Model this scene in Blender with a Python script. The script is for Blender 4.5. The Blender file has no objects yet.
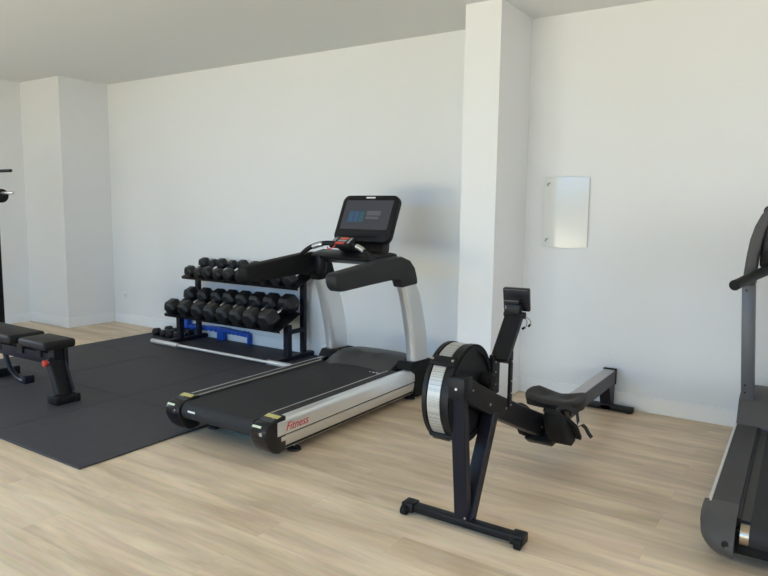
import bpy, bmesh, math, random
from mathutils import Vector, Matrix, Euler
random.seed(7)
PI = math.pi
SC = bpy.context.scene
COL = SC.collection

# ------------------------------------------------------------------ camera, world, light, exposure
cam_d = bpy.data.cameras.new('camera')
cam = bpy.data.objects.new('camera', cam_d)
COL.objects.link(cam)
cam_d.sensor_fit = 'HORIZONTAL'
cam_d.sensor_width = 36.0
cam_d.lens = 36.0 * 657.46 / 768.0
YAW, PITCH, ROLL = -0.5849, 0.1193, 0.0132
fw = Vector((math.sin(YAW) * math.cos(PITCH), math.cos(YAW) * math.cos(PITCH), -math.sin(PITCH)))
rt = Vector((math.cos(YAW), -math.sin(YAW), 0.0))
up = rt.cross(fw)
r2 = rt * math.cos(ROLL) + up * math.sin(ROLL)
u2 = -rt * math.sin(ROLL) + up * math.cos(ROLL)
cam.matrix_world = Matrix(((r2.x, u2.x, -fw.x, 0.0), (r2.y, u2.y, -fw.y, -4.963), (r2.z, u2.z, -fw.z, 1.45), (0, 0, 0, 1)))
cam_d.clip_start = 0.02
SC.camera = cam

wd = bpy.data.worlds.new('sky_world')
SC.world = wd
wd.use_nodes = True
wn = wd.node_tree
wn.nodes.clear()
w_out = wn.nodes.new('ShaderNodeOutputWorld')
w_bg = wn.nodes.new('ShaderNodeBackground')
w_tc = wn.nodes.new('ShaderNodeTexCoord')
w_sp = wn.nodes.new('ShaderNodeSeparateXYZ')
w_mr = wn.nodes.new('ShaderNodeMapRange')
w_cr = wn.nodes.new('ShaderNodeValToRGB')
w_mr.inputs['From Min'].default_value = -1.0
w_mr.inputs['From Max'].default_value = 1.0
w_cr.color_ramp.elements[0].position = 0.44
w_cr.color_ramp.elements[0].color = (0.80, 0.74, 0.60, 1)
w_cr.color_ramp.elements[1].position = 0.56
w_cr.color_ramp.elements[1].color = (0.52, 0.72, 1.0, 1)
wn.links.new(w_tc.outputs['Generated'], w_sp.inputs[0])
wn.links.new(w_sp.outputs['Z'], w_mr.inputs['Value'])
wn.links.new(w_mr.outputs[0], w_cr.inputs[0])
wn.links.new(w_cr.outputs['Color'], w_bg.inputs['Color'])
w_bg.inputs['Strength'].default_value = 1.0
wn.links.new(w_bg.outputs[0], w_out.inputs['Surface'])


def area(name, loc, target, sx, sy, energy, color, spread=PI):
    d = bpy.data.lights.new(name, 'AREA')
    d.shape = 'RECTANGLE'
    d.size, d.size_y = sx, sy
    d.energy = energy
    d.color = color
    d.spread = spread
    o = bpy.data.objects.new(name, d)
    COL.objects.link(o)
    o.location = loc
    o.rotation_euler = (Vector(target) - Vector(loc)).to_track_quat('-Z', 'Y').to_euler()
    return o


# daylight through the glazed front of the room: blue sky from above, pale sunlit ground from below
area('sky_daylight', (-2.8, -10.0, 3.7), (-3.0, -1.0, 0.2), 9.0, 3.4, 1650, (0.08, 0.44, 1.0))
area('ground_bounce', (-4.4, -9.7, -0.06), (-4.4, -8.6, 2.0), 9.0, 3.4, 1850, (1.0, 0.92, 0.65))
area('side_fill', (4.6, -3.2, 2.2), (-1.0, -3.0, 0.9), 2.8, 2.4, 250, (0.86, 0.91, 1.0))  # fill lamp added outside the right wall, brightens column and pillar sides
area('left_daylight', (-9.5, -4.1, 2.3), (-5.0, -1.6, 0.7), 2.6, 2.4, 220, (0.78, 0.88, 1.0))

SC.view_settings.view_transform = 'Standard'
SC.view_settings.look = 'None'
SC.view_settings.gamma = 1.0
SC.view_settings.use_curve_mapping = False
SC.view_settings.exposure = -0.60


# ------------------------------------------------------------------ materials
def mat(name, color, rough=0.5, metal=0.0, spec=0.5, bump=0.0, bscale=200.0, var=0.0, vscale=6.0, emit=None, estr=1.0, coat=0.0):
    m = bpy.data.materials.new(name)
    m.use_nodes = True
    nt = m.node_tree
    b = nt.nodes['Principled BSDF']
    b.inputs['Base Color'].default_value = (*color, 1)
    b.inputs['Roughness'].default_value = rough
    b.inputs['Metallic'].default_value = metal
    b.inputs['Specular IOR Level'].default_value = spec
    b.inputs['Coat Weight'].default_value = coat
    tc = nt.nodes.new('ShaderNodeTexCoord')
    if var > 0:
        n = nt.nodes.new('ShaderNodeTexNoise')
        n.inputs['Scale'].default_value = vscale
        n.inputs['Detail'].default_value = 4
        nt.links.new(tc.outputs['Object'], n.inputs['Vector'])
        mx = nt.nodes.new('ShaderNodeMix')
        mx.data_type = 'RGBA'
        mx.inputs[6].default_value = (*[c * (1 - var) for c in color], 1)
        mx.inputs[7].default_value = (*[min(1, c * (1 + var)) for c in color], 1)
        nt.links.new(n.outputs['Fac'], mx.inputs[0])
        nt.links.new(mx.outputs[2], b.inputs['Base Color'])
    if bump > 0:
        n2 = nt.nodes.new('ShaderNodeTexNoise')
        n2.inputs['Scale'].default_value = bscale
        n2.inputs['Detail'].default_value = 3
        nt.links.new(tc.outputs['Object'], n2.inputs['Vector'])
        bp = nt.nodes.new('ShaderNodeBump')
        bp.inputs['Strength'].default_value = bump
        bp.inputs['Distance'].default_value = 0.002
        nt.links.new(n2.outputs['Fac'], bp.inputs['Height'])
        nt.links.new(bp.outputs[0], b.inputs['Normal'])
    if emit:
        b.inputs['Emission Color'].default_value = (*emit, 1)
        b.inputs['Emission Strength'].default_value = estr
    return m


def floor_material():
    m = bpy.data.materials.new('oak_planks')
    m.use_nodes = True
    nt = m.node_tree
    L = nt.links.new
    b = nt.nodes['Principled BSDF']
    tc = nt.nodes.new('ShaderNodeTexCoord')
    br = nt.nodes.new('ShaderNodeTexBrick')
    br.offset = 0.37
    br.inputs['Scale'].default_value = 1.0
    br.inputs['Brick Width'].default_value = 1.45
    br.inputs['Row Height'].default_value = 0.185
    br.inputs['Mortar Size'].default_value = 0.0009
    br.inputs['Mortar Smooth'].default_value = 0.3
    br.inputs['Color1'].default_value = (0.0, 0.0, 0.0, 1)
    br.inputs['Color2'].default_value = (1.0, 1.0, 1.0, 1)
    br.inputs['Mortar'].default_value = (0.5, 0.5, 0.5, 1)
    L(tc.outputs['Object'], br.inputs['Vector'])
    mp = nt.nodes.new('ShaderNodeMapping')
    mp.inputs['Scale'].default_value = (0.85, 6.5, 1.0)
    L(tc.outputs['Object'], mp.inputs['Vector'])
    # shift the grain by plank so that it does not run through joints
    ad = nt.nodes.new('ShaderNodeVectorMath')
    ad.operation = 'ADD'
    sc_ = nt.nodes.new('ShaderNodeVectorMath')
    sc_.operation = 'SCALE'
    sc_.inputs['Scale'].default_value = 0.55
    L(br.outputs['Color'], sc_.inputs[0])
    L(mp.outputs[0], ad.inputs[0])
    L(sc_.outputs[0], ad.inputs[1])
    n1 = nt.nodes.new('ShaderNodeTexNoise')
    n1.inputs['Scale'].default_value = 1.3
    n1.inputs['Detail'].default_value = 6
    n1.inputs['Roughness'].default_value = 0.62
    n1.inputs['Distortion'].default_value = 0.35
    L(ad.outputs[0], n1.inputs['Vector'])
    cr = nt.nodes.new('ShaderNodeValToRGB')
    cr.color_ramp.elements[0].position = 0.33
    cr.color_ramp.elements[0].color = (0.545, 0.392, 0.248, 1)
    cr.color_ramp.elements[1].position = 0.68
    cr.color_ramp.elements[1].color = (0.855, 0.665, 0.46, 1)
    L(n1.outputs['Fac'], cr.inputs[0])
    # fine grain
    mp2 = nt.nodes.new('ShaderNodeMapping')
    mp2.inputs['Scale'].default_value = (3.5, 70.0, 1.0)
    L(tc.outputs['Object'], mp2.inputs['Vector'])
    n2 = nt.nodes.new('ShaderNodeTexNoise')
    n2.inputs['Scale'].default_value = 1.0
    n2.inputs['Detail'].default_value = 4
    L(mp2.outputs[0], n2.inputs['Vector'])
    mx = nt.nodes.new('ShaderNodeMix')
    mx.data_type = 'RGBA'
    mx.blend_type = 'SOFT_LIGHT'
    mx.inputs[0].default_value = 0.32
    L(cr.outputs['Color'], mx.inputs[6])
    L(n2.outputs['Color'], mx.inputs[7])
    # plank tint
    mx2 = nt.nodes.new('ShaderNodeMix')
    mx2.data_type = 'RGBA'
    mx2.blend_type = 'SOFT_LIGHT'
    mx2.inputs[0].default_value = 0.07
    L(mx.outputs[2], mx2.inputs[6])
    L(br.outputs['Color'], mx2.inputs[7])
    # joints
    mx3 = nt.nodes.new('ShaderNodeMix')
    mx3.data_type = 'RGBA'
    mx3.inputs[7].default_value = (0.30, 0.22, 0.14, 1)
    mth = nt.nodes.new('ShaderNodeMath')
    mth.operation = 'MULTIPLY'
    mth.inputs[1].default_value = 0.28
    L(br.outputs['Fac'], mth.inputs[0])
    L(mth.outputs[0], mx3.inputs[0])
    L(mx2.outputs[2], mx3.inputs[6])
    L(mx3.outputs[2], b.inputs['Base Color'])
    b.inputs['Roughness'].default_value = 0.40
    b.inputs['Specular IOR Level'].default_value = 0.45
    return m


def perforated_material():
    m = bpy.data.materials.new('perforated_steel')
    m.use_nodes = True
    nt = m.node_tree
    L = nt.links.new
    b = nt.nodes['Principled BSDF']
    b.inputs['Metallic'].default_value = 0.6
    b.inputs['Roughness'].default_value = 0.5
    tc = nt.nodes.new('ShaderNodeTexCoord')
    v = nt.nodes.new('ShaderNodeTexVoronoi')
    v.inputs['Scale'].default_value = 150.0
    v.inputs['Randomness'].default_value = 0.0
    L(tc.outputs['Object'], v.inputs['Vector'])
    cr = nt.nodes.new('ShaderNodeValToRGB')
    cr.color_ramp.elements[0].position = 0.30
    cr.color_ramp.elements[0].color = (0.20, 0.20, 0.21, 1)
    cr.color_ramp.elements[1].position = 0.38
    cr.color_ramp.elements[1].color = (0.50, 0.49, 0.47, 1)
    L(v.outputs['Distance'], cr.inputs[0])
    L(cr.outputs['Color'], b.inputs['Base Color'])
    return m


M = {}
M['wall'] = mat('white_wall_paint', (0.80, 0.80, 0.785), 0.62, spec=0.3, bump=0.08, bscale=140, var=0.012, vscale=1.2)
M['ceiling'] = mat('ceiling_paint', (0.76, 0.77, 0.76), 0.8, spec=0.2, var=0.01, vscale=1.0)
M['baseboard'] = mat('white_baseboard', (0.84, 0.84, 0.83), 0.4)
M['floor'] = floor_material()
M['rubber'] = mat('black_rubber_mat', (0.044, 0.041, 0.046), 0.62, spec=0.35, bump=0.35, bscale=420, var=0.22, vscale=9)
M['black'] = mat('black_plastic', (0.011, 0.011, 0.012), 0.42, spec=0.2)
M['black_gloss'] = mat('gloss_black_plastic', (0.008, 0.008, 0.010), 0.22, spec=0.4)
M['black_matte'] = mat('matte_black_plastic', (0.011, 0.011, 0.011), 0.62, spec=0.15, bump=0.15, bscale=500)
M['steel_black'] = mat('black_powder_coat', (0.009, 0.009, 0.011), 0.4, spec=0.2, bump=0.05, bscale=600)
M['steel_navy'] = mat('dark_powder_coat', (0.012, 0.012, 0.019), 0.42, spec=0.2)
M['vinyl'] = mat('black_vinyl', (0.018, 0.016, 0.016), 0.5, spec=0.2, bump=0.2, bscale=350)
M['dark_grey'] = mat('dark_grey_plastic', (0.024, 0.024, 0.025), 0.5, spec=0.2, bump=0.1, bscale=400)
M['mid_grey'] = mat('grey_plastic', (0.078, 0.073, 0.070), 0.48, spec=0.25, var=0.06, vscale=20)
M['post_grey'] = mat('grey_steel_post', (0.105, 0.105, 0.112), 0.42, metal=0.25)
M['belt'] = mat('treadmill_belt', (0.024, 0.024, 0.025), 0.72, spec=0.3, bump=0.3, bscale=700, var=0.12, vscale=14)
M['silver'] = mat('silver_paint', (0.84, 0.84, 0.83), 0.30, metal=0.75, var=0.02, vscale=8)
M['silver_low'] = mat('satin_aluminium', (0.70, 0.67, 0.61), 0.36, metal=0.6)
M['rib'] = mat('ribbed_step_rail', (0.062, 0.059, 0.058), 0.6, spec=0.2, bump=0.3, bscale=300)
M['hood'] = mat('charcoal_hood_plastic', (0.040, 0.038, 0.037), 0.42, spec=0.35)
M['chrome'] = mat('chrome', (0.78, 0.78, 0.78), 0.18, metal=1.0)
M['steel'] = mat('brushed_steel', (0.60, 0.59, 0.57), 0.34, metal=0.9)
M['bar_steel'] = mat('barbell_steel', (0.62, 0.61, 0.59), 0.45, metal=0.4)
M['brass'] = mat('roller_steel', (0.46, 0.39, 0.31), 0.3, metal=1.0, var=0.2, vscale=30)
M['hex_rubber'] = mat('hex_rubber', (0.012, 0.012, 0.013), 0.42, spec=0.4, bump=0.1, bscale=300)
M['red'] = mat('red_plastic', (0.62, 0.055, 0.030), 0.4)
M['red_text'] = mat('red_lettering', (0.62, 0.03, 0.045), 0.45)
M['orange'] = mat('orange_button', (0.70, 0.13, 0.06), 0.4)
M['grey_btn'] = mat('grey_button', (0.32, 0.32, 0.33), 0.4)
M['yellow'] = mat('yellow_sticker', (0.60, 0.50, 0.16), 0.5)
M['label_white'] = mat('white_sticker', (0.78, 0.78, 0.78), 0.5)
M['label_green'] = mat('pale_sticker', (0.62, 0.66, 0.48), 0.5)
M['blue'] = mat('blue_plastic', (0.010, 0.085, 0.46), 0.38)
M['screen'] = mat('screen_glass', (0.03, 0.032, 0.04), 0.16, emit=(0.10, 0.105, 0.135), estr=0.26)
M['tile_blue'] = mat('screen_blue', (0.02, 0.05, 0.09), 0.2, emit=(0.06, 0.20, 0.38), estr=0.28)
M['tile_teal'] = mat('screen_teal', (0.02, 0.05, 0.06), 0.2, emit=(0.06, 0.21, 0.30), estr=0.28)
M['tile_grey'] = mat('screen_grey', (0.06, 0.06, 0.07), 0.2, emit=(0.20, 0.20, 0.25), estr=0.28)
M['panel_white'] = mat('glossy_white_plastic', (0.74, 0.74, 0.70), 0.16, spec=0.4)
M['perforated'] = perforated_material()
M['monorail'] = mat('rail_steel', (0.52, 0.49, 0.48), 0.42, metal=0.8)
M['rail_side'] = mat('rail_dark_side', (0.026, 0.024, 0.030), 0.4, metal=0.2)
M['seat_rubber'] = mat('seat_rubber', (0.022, 0.020, 0.019), 0.55, spec=0.3, bump=0.15, bscale=350)
M['webbing'] = mat('webbing', (0.012, 0.012, 0.012), 0.8)
M['window_frame'] = mat('window_frame_paint', (0.5, 0.5, 0.5), 0.4)


# ------------------------------------------------------------------ mesh building
class MB:
    """Collects shapes into one bmesh."""

    def __init__(self):
        self.bm = bmesh.new()

    def _merge(self, b, bev=0.0, seg=2, ang=0.6, mtx=None):
        bmesh.ops.recalc_face_normals(b, faces=b.faces[:])
        if bev > 0:
            es = [e for e in b.edges if len(e.link_faces) == 2 and e.calc_face_angle(0) > ang]
            if es:
                bmesh.ops.bevel(b, geom=es, offset=bev, segments=seg, profile=0.5, affect='EDGES', clamp_overlap=True)
        if mtx is not None:
            bmesh.ops.transform(b, matrix=mtx, verts=b.verts[:])
        me = bpy.data.meshes.new('tmp')
        b.to_mesh(me)
        b.free()
        self.bm.from_mesh(me)
        bpy.data.meshes.remove(me)
        return self

    def box(self, x0, x1, y0, y1, z0, z1, bev=0.0, seg=2, mtx=None):
        b = bmesh.new()
        bmesh.ops.create_cube(b, size=1.0, matrix=Matrix.Translation(((x0 + x1) / 2, (y0 + y1) / 2, (z0 + z1) / 2)) @ Matrix.Diagonal((x1 - x0, y1 - y0, z1 - z0, 1)))
        return self._merge(b, bev, seg, mtx=mtx)

    def obox(self, c, size, rot=(0, 0, 0), bev=0.0, seg=2):
        b = bmesh.new()
        bmesh.ops.create_cube(b, size=1.0, matrix=Matrix.Diagonal((*size, 1)))
        return self._merge(b, bev, seg, mtx=Matrix.Translation(c) @ Euler(rot).to_matrix().to_4x4())

    def beam(self, p0, p1, w, h, bev=0.0, seg=2, side=(1, 0, 0)):
        """box from p0 to p1; w along `side`, h across."""
        p0, p1 = Vector(p0), Vector(p1)
        d = p1 - p0
        z = d.normalized()
        x = Vector(side)
        x = (x - z * x.dot(z)).normalized()
        y = z.cross(x)
        m = Matrix(((x.x, y.x, z.x, 0), (x.y, y.y, z.y, 0), (x.z, y.z, z.z, 0), (0, 0, 0, 1)))
        b = bmesh.new()
        bmesh.ops.create_cube(b, size=1.0, matrix=Matrix.Diagonal((w, h, d.length, 1)))
        return self._merge(b, bev, seg, mtx=Matrix.Translation((p0 + p1) / 2) @ m)

    def prism(self, poly, axis, a0, a1, bev=0.0, seg=2, ang=0.6):
        """polygon extruded along an axis: 'x' takes (y,z), 'y' takes (x,z), 'z' takes (x,y)."""
        b = bmesh.new()

        def P(u, v, a):
            return {'x': (a, u, v), 'y': (u, a, v), 'z': (u, v, a)}[axis]
        lo = [b.verts.new(P(u, v, a0)) for u, v in poly]
        hi = [b.verts.new(P(u, v, a1)) for u, v in poly]
        n = len(poly)
        b.faces.new(lo)
        b.faces.new(hi[::-1])
        for i in range(n):
            b.faces.new((lo[i], hi[i], hi[(i + 1) % n], lo[(i + 1) % n]))
        return self._merge(b, bev, seg, ang)

    def cyl(self, p0, p1, r, r2=None, seg=24, bev=0.0, mtx=None):
        p0, p1 = Vector(p0), Vector(p1)
        d = p1 - p0
        b = bmesh.new()
        q = d.to_track_quat('Z', 'Y').to_matrix().to_4x4()
        bmesh.ops.create_cone(b, cap_ends=True, cap_tris=False, segments=seg, radius1=r, radius2=r if r2 is None else r2, depth=d.length)
        m = Matrix.Translation((p0 + p1) / 2) @ q
        if mtx is not None:
            m = mtx @ m
        return self._merge(b, bev, 2, 1.0, mtx=m)

    def loft(self, rings, cap=True, closed_ring=True, bev=0.0):
        b = bmesh.new()
        R = [[b.verts.new(p) for p in r] for r in rings]
        n = len(rings[0])
        for a, c in zip(R[:-1], R[1:]):
            for i in range(n if closed_ring else n - 1):
                b.faces.new((a[i], a[(i + 1) % n], c[(i + 1) % n], c[i]))
        if cap and closed_ring:
            b.faces.new(R[0][::-1])
            b.faces.new(R[-1])
        return self._merge(b, bev)

    def tube(self, pts, r, seg=12, smooth=0):
        pts = [Vector(p) for p in pts]
        for _ in range(smooth):
            q = [pts[0]]
            for a, c in zip(pts[:-1], pts[1:]):
                q += [a * 0.75 + c * 0.25, a * 0.25 + c * 0.75]
            pts = q + [pts[-1]]
        rings = []
        nrm = None
        for i, p in enumerate(pts):
            t = (pts[min(i + 1, len(pts) - 1)] - pts[max(i - 1, 0)]).normalized()
            if nrm is None:
                a = Vector((0, 0, 1)) if abs(t.z) < 0.9 else Vector((1, 0, 0))
                nrm = (a - t * a.dot(t)).normalized()
            else:
                nrm = (nrm - t * nrm.dot(t)).normalized()
            bi = t.cross(nrm)
            rr = r[i] if isinstance(r, (list, tuple)) else r
            rings.append([p + (nrm * math.cos(k * 2 * PI / seg) + bi * math.sin(k * 2 * PI / seg)) * rr for k in range(seg)])
        return self.loft(rings)

    def arc_band(self, cx0, cx1, cy, cz, r0, r1, a0, a1, n=48):
        """a ring sector around the X axis, between radii r0 and r1, angles in degrees in the YZ plane."""
        rings = []
        for k in range(n + 1):
            a = math.radians(a0 + (a1 - a0) * k / n)
            c, s = math.cos(a), math.sin(a)
            rings.append([(cx0, cy + r0 * c, cz + r0 * s), (cx1, cy + r0 * c, cz + r0 * s), (cx1, cy + r1 * c, cz + r1 * s), (cx0, cy + r1 * c, cz + r1 * s)])
        return self.loft(rings)

    def build(self, name, m, parent=None, loc=None, smooth=0.6):
        me = bpy.data.meshes.new(name)
        L = Vector(LOC.get(parent.name, (0, 0, 0))) if parent is not None else Vector(loc or (0, 0, 0))
        bmesh.ops.translate(self.bm, vec=-L, verts=self.bm.verts[:])
        self.bm.to_mesh(me)
        self.bm.free()
        me.materials.append(m)
        if smooth:
            for p in me.polygons:
                p.use_smooth = True
            me.set_sharp_from_angle(angle=smooth)
        o = bpy.data.objects.new(name, me)
        COL.objects.link(o)
        if parent is not None:
            o.parent = parent
            LOC[o.name] = tuple(L)
        else:
            o.location = L
            LOC[o.name] = tuple(L)
        return o


LOC = {}


def tag(o, label, cat, group=None):
    o['label'] = label
    o['category'] = cat
    if group:
        o['group'] = group
    return o


def thing(name, label, cat, loc, group=None):
    o = bpy.data.objects.new(name, None)
    o.empty_display_size = 0.1
    COL.objects.link(o)
    o.location = loc
    LOC[o.name] = tuple(loc)
    return tag(o, label, cat, group)


def struct(o):
    o['kind'] = 'structure'
    return o


def text_part(s, name, m, parent, origin, xdir, ydir, size, shear=0.0, extrude=0.0006, sx=1.0):
    """lettering as a mesh lying in the plane of xdir (reading) and ydir (up)."""
    c = bpy.data.curves.new(name, 'FONT')
    c.body = s
    c.size = size
    c.shear = shear
    c.extrude = extrude
    c.resolution_u = 4
    tmp = bpy.data.objects.new('tmp_text', c)
    COL.objects.link(tmp)
    dg = bpy.context.evaluated_depsgraph_get()
    me = bpy.data.meshes.new_from_object(tmp.evaluated_get(dg))
    bpy.data.objects.remove(tmp)
    x = Vector(xdir).normalized()
    y = Vector(ydir)
    y = (y - x * x.dot(y)).normalized()
    z = x.cross(y)
    L = Vector(LOC[parent.name])
    o3 = Vector(origin) - L
    mm = Matrix(((x.x * sx, y.x, z.x, o3.x), (x.y * sx, y.y, z.y, o3.y), (x.z * sx, y.z, z.z, o3.z), (0, 0, 0, 1)))
    me.transform(mm)
    me.materials.clear()
    me.materials.append(m)
    me.name = name
    o = bpy.data.objects.new(name, me)
    COL.objects.link(o)
    o.parent = parent
    return o


# ------------------------------------------------------------------ the room
H = 2.903
XL, XR, YF = -8.17, 3.2, -7.6
PX, PY = -7.348, -0.618            # corner pillar
CX0, CX1, CY = -2.234, -1.957, -0.581   # wall column
b = MB(); b.box(XL - 0.2, XR + 0.2, YF - 0.2, 0.2, -0.12, 0.0); struct(b.build('floor', M['floor'], smooth=0))
b = MB(); b.box(XL - 0.2, XR + 0.2, YF - 0.2, 0.2, H, H + 0.15); struct(b.build('ceiling', M['ceiling'], smooth=0))
b = MB(); b.box(XL - 0.2, XR + 0.2, 0.0, 0.2, 0.0, H); struct(b.build('wall_back', M['wall'], smooth=0))
b = MB()
b.box(XL - 0.2, XL, YF - 0.2, -5.4, 0.0, H); b.box(XL - 0.2, XL, -2.8, 0.0, 0.0, H); b.box(XL - 0.2, XL, -5.4, -2.8, 2.6, H); b.box(XL - 0.2, XL, -5.4, -2.8, 0.0, 0.35)
struct(b.build('wall_left', M['wall'], smooth=0))
b = MB()
for y0, y1, z0, z1 in ((-5.4, -2.8, 0.35, 0.42), (-5.4, -2.8, 2.53, 2.60), (-5.4, -5.33, 0.42, 2.53), (-2.87, -2.8, 0.42, 2.53), (-4.14, -4.06, 0.42, 2.53)):
    b.box(XL - 0.14, XL - 0.06, y0, y1, z0, z1)
struct(b.build('window_5', M['window_frame'], smooth=0))
b = MB()
b.box(XR, XR + 0.2, YF - 0.2, -4.6, 0.0, H); b.box(XR, XR + 0.2, -1.8, 0.0, 0.0, H); b.box(XR, XR + 0.2, -4.6, -1.8, 2.6, H); b.box(XR, XR + 0.2, -4.6, -1.8, 0.0, 0.35)
struct(b.build('wall_right', M['wall'], smooth=0))
b = MB()
for y0, y1, z0, z1 in ((-4.6, -1.8, 0.35, 0.42), (-4.6, -1.8, 2.53, 2.60), (-4.6, -4.53, 0.42, 2.53), (-1.87, -1.8, 0.42, 2.53), (-3.24, -3.16, 0.42, 2.53)):
    b.box(XR + 0.06, XR + 0.14, y0, y1, z0, z1)
struct(b.build('window_4', M['window_frame'], smooth=0))  # out of view; window added so the side fill can reach the room
b = MB(); b.box(XL, PX, PY, 0.0, 0.0, H); struct(b.build('wall_corner_pillar', M['wall'], smooth=0))
b = MB(); b.box(CX0, CX1, CY, 0.0, 0.0, H); struct(b.build('wall_column', M['wall'], smooth=0))
# front wall (behind the camera) with three tall glazed openings
WX = [(-6.1, -4.1), (-4.0, -2.0), (-1.9, 0.1)]
b = MB()
xs = [XL] + [v for w in WX for v in w] + [XR]
for i in range(0, len(xs), 2):
    b.box(xs[i], xs[i + 1], YF - 0.2, YF, 0.0, H)
for x0, x1 in WX:
    b.box(x0, x1, YF - 0.2, YF, 2.60, H)
struct(b.build('wall_front', M['wall'], smooth=0))
for i, (x0, x1) in enumerate(WX):
    b = MB()
    for a, c, z0, z1 in ((x0, x1, 0, 0.07), (x0, x1, 2.53, 2.60), (x0, x0 + 0.07, 0.07, 2.53), (x1 - 0.07, x1, 0.07, 2.53), ((x0 + x1) / 2 - 0.04, (x0 + x1) / 2 + 0.04, 0.07, 2.53)):
        b.box(a, c, YF - 0.14, YF - 0.06, z0, z1)
    struct(b.build('window_%d' % (i + 1), M['window_frame'], smooth=0))

BH, BT = 0.12, 0.013


def skirt(name, x0, x1, y0, y1):
    b = MB()
    b.box(x0, x1, y0, y1, 0.0, BH, 0.004, 1)
    struct(b.build(name, M['baseboard']))


skirt('baseboard_back', PX + BT, CX0 - BT, -BT, 0.0)
skirt('baseboard_back_right', CX1 + BT, XR, -BT, 0.0)
skirt('baseboard_left', XL, XL + BT, YF, PY - BT)
skirt('baseboard_pillar_front', XL, PX + BT, PY - BT, PY)
skirt('baseboard_pillar_side', PX, PX + BT, PY, 0.0)
skirt('baseboard_column_front', CX0 - BT, CX1 + BT, CY - BT, CY)
skirt('baseboard_column_left', CX0 - BT, CX0, CY, 0.0)
skirt('baseboard_column_right', CX1, CX1 + BT, CY, 0.0)

# ------------------------------------------------------------------ rubber floor tiles
MT = 0.012
row_word = ['in the row nearest the camera', 'in the middle row', 'in the row along the wall']
tile_label = {
    (0, 0): 'black rubber floor tile at the outer corner, beside the rear end of the silver treadmill',
    (0, 1): 'black rubber floor tile bordering the planks, under the bench\'s front foot',
    (0, 2): 'black rubber floor tile cut off by the frame edge, below the bench',
    (1, 0): 'black rubber floor tile alongside the middle of the silver treadmill',
    (1, 1): 'black rubber floor tile in the middle of the mat, between bench and dumbbell rack',
    (1, 2): 'black rubber floor tile behind the weight bench, towards the corner pillar',
    (2, 0): 'black rubber floor tile under the treadmill end of the dumbbell rack',
    (2, 1): 'black rubber floor tile under the middle of the dumbbell rack',
    (2, 2): 'black rubber floor tile under the pillar end of the dumbbell rack with small dumbbells',
}
for j in range(3):
    for i in range(3):
        x1 = -3.306 - i * 1.004
        x0 = x1 - 1.004
        y0 = -2.986 + j * 0.988
        y1 = y0 + 0.988
        b = MB()
        b.box(x0 + 0.0015, x1 - 0.0015, y0 + 0.0015, y1 - 0.0015, 0.0, MT, 0.002, 1)
        o = b.build('rubber_mat_tile', M['rubber'], loc=(x0 + 0.5, y0 + 0.5, 0.0))
        tag(o, tile_label[(j, i)], 'gym mat', 'rubber mat tiles of the free weight area')

# ------------------------------------------------------------------ wall fittings
t = thing('electrical_panel', 'glossy white rectangular panel cover mounted on the wall behind the rowing machine', 'panel', (-1.633, 0.0, 1.44))
b = MB(); b.box(-1.80, -1.466, -0.016, 0.0, 1.183, 1.703, 0.004, 1); b.build('mount_box', M['panel_white'], t)
rings = []
for k in range(25):
    u = k / 24
    x = -1.806 + u * 0.346
    bulge = 0.010 * math.sin(PI * u) + 0.004 * math.sin(2 * PI * u)
    wob = 0.004 * math.cos(2 * PI * u)
    rings.append([(x, -0.018 - bulge, 1.178 + wob), (x, -0.018 - bulge * 1.5, 1.44), (x, -0.018 - bulge, 1.708 - wob), (x, -0.012, 1.708 - wob), (x, -0.012, 1.178 + wob)])
b = MB(); b.loft(rings); b.build('cover', M['panel_white'], t, smooth=0.8)
for z in (1.655, 1.232):
    b = MB(); b.obox((-1.773, -0.0275, z), (0.010, 0.008, 0.028), (0, 0.5, 0), 0.002); b.obox((-1.765, -0.0275, z + 0.008), (0.020, 0.008, 0.008), (0, 0, 0), 0.002)
    o = b.build('latch', M['grey_btn'], t)
t = thing('wall_socket', 'small white power socket low on the wall beside the corner pillar', 'socket', (-7.116, 0.0, 0.353))
b = MB(); b.box(-7.156, -7.076, -0.009, 0.0, 0.313, 0.393, 0.003); b.build('cover_plate', M['baseboard'], t)
b = MB(); b.cyl((-7.116, -0.0125, 0.353), (-7.116, -0.008, 0.353), 0.021, seg=20); b.build('insert', M['panel_white'], t)
b = MB(); b.box(-1.478, -1.262, -0.004, 0.0, 0.347, 0.455, 0.001, 1)
tag(b.build('access_hatch', M['wall'], loc=(-1.37, 0, 0.4)), 'flush white access hatch low on the wall above the rower\'s rear rail end', 'hatch')


# ------------------------------------------------------------------ big silver treadmill
def arm_poly(s=0.0):
    return [(-1.735, 0.990), (-1.735, 1.030), (-1.705, 1.046), (-1.40, 1.078), (-1.08, 1.110), (-0.95, 1.112), (-0.84, 1.080), (-0.770, 1.02), (-0.737, 0.945), (-0.728, 0.895),
            (-0.940, 0.885), (-0.955, 0.925), (-0.98, 0.945), (-1.04, 0.952), (-1.35, 0.940), (-1.64, 0.925), (-1.69, 0.928), (-1.72, 0.955)]


T = thing('treadmill', 'large silver and black treadmill with a touch screen, between dumbbell rack and rowing machine', 'treadmill', (-2.935, -1.4, 0.0))
xo, xi = -2.50, -2.615          # towards the rower
xo2, xi2 = -3.365, -3.25        # towards the rack
# deck body
b = MB(); b.box(-3.30, -2.57, -2.20, -0.50, 0.085, 0.215, 0.01); b.build('deck', M['black'], T)
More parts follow.
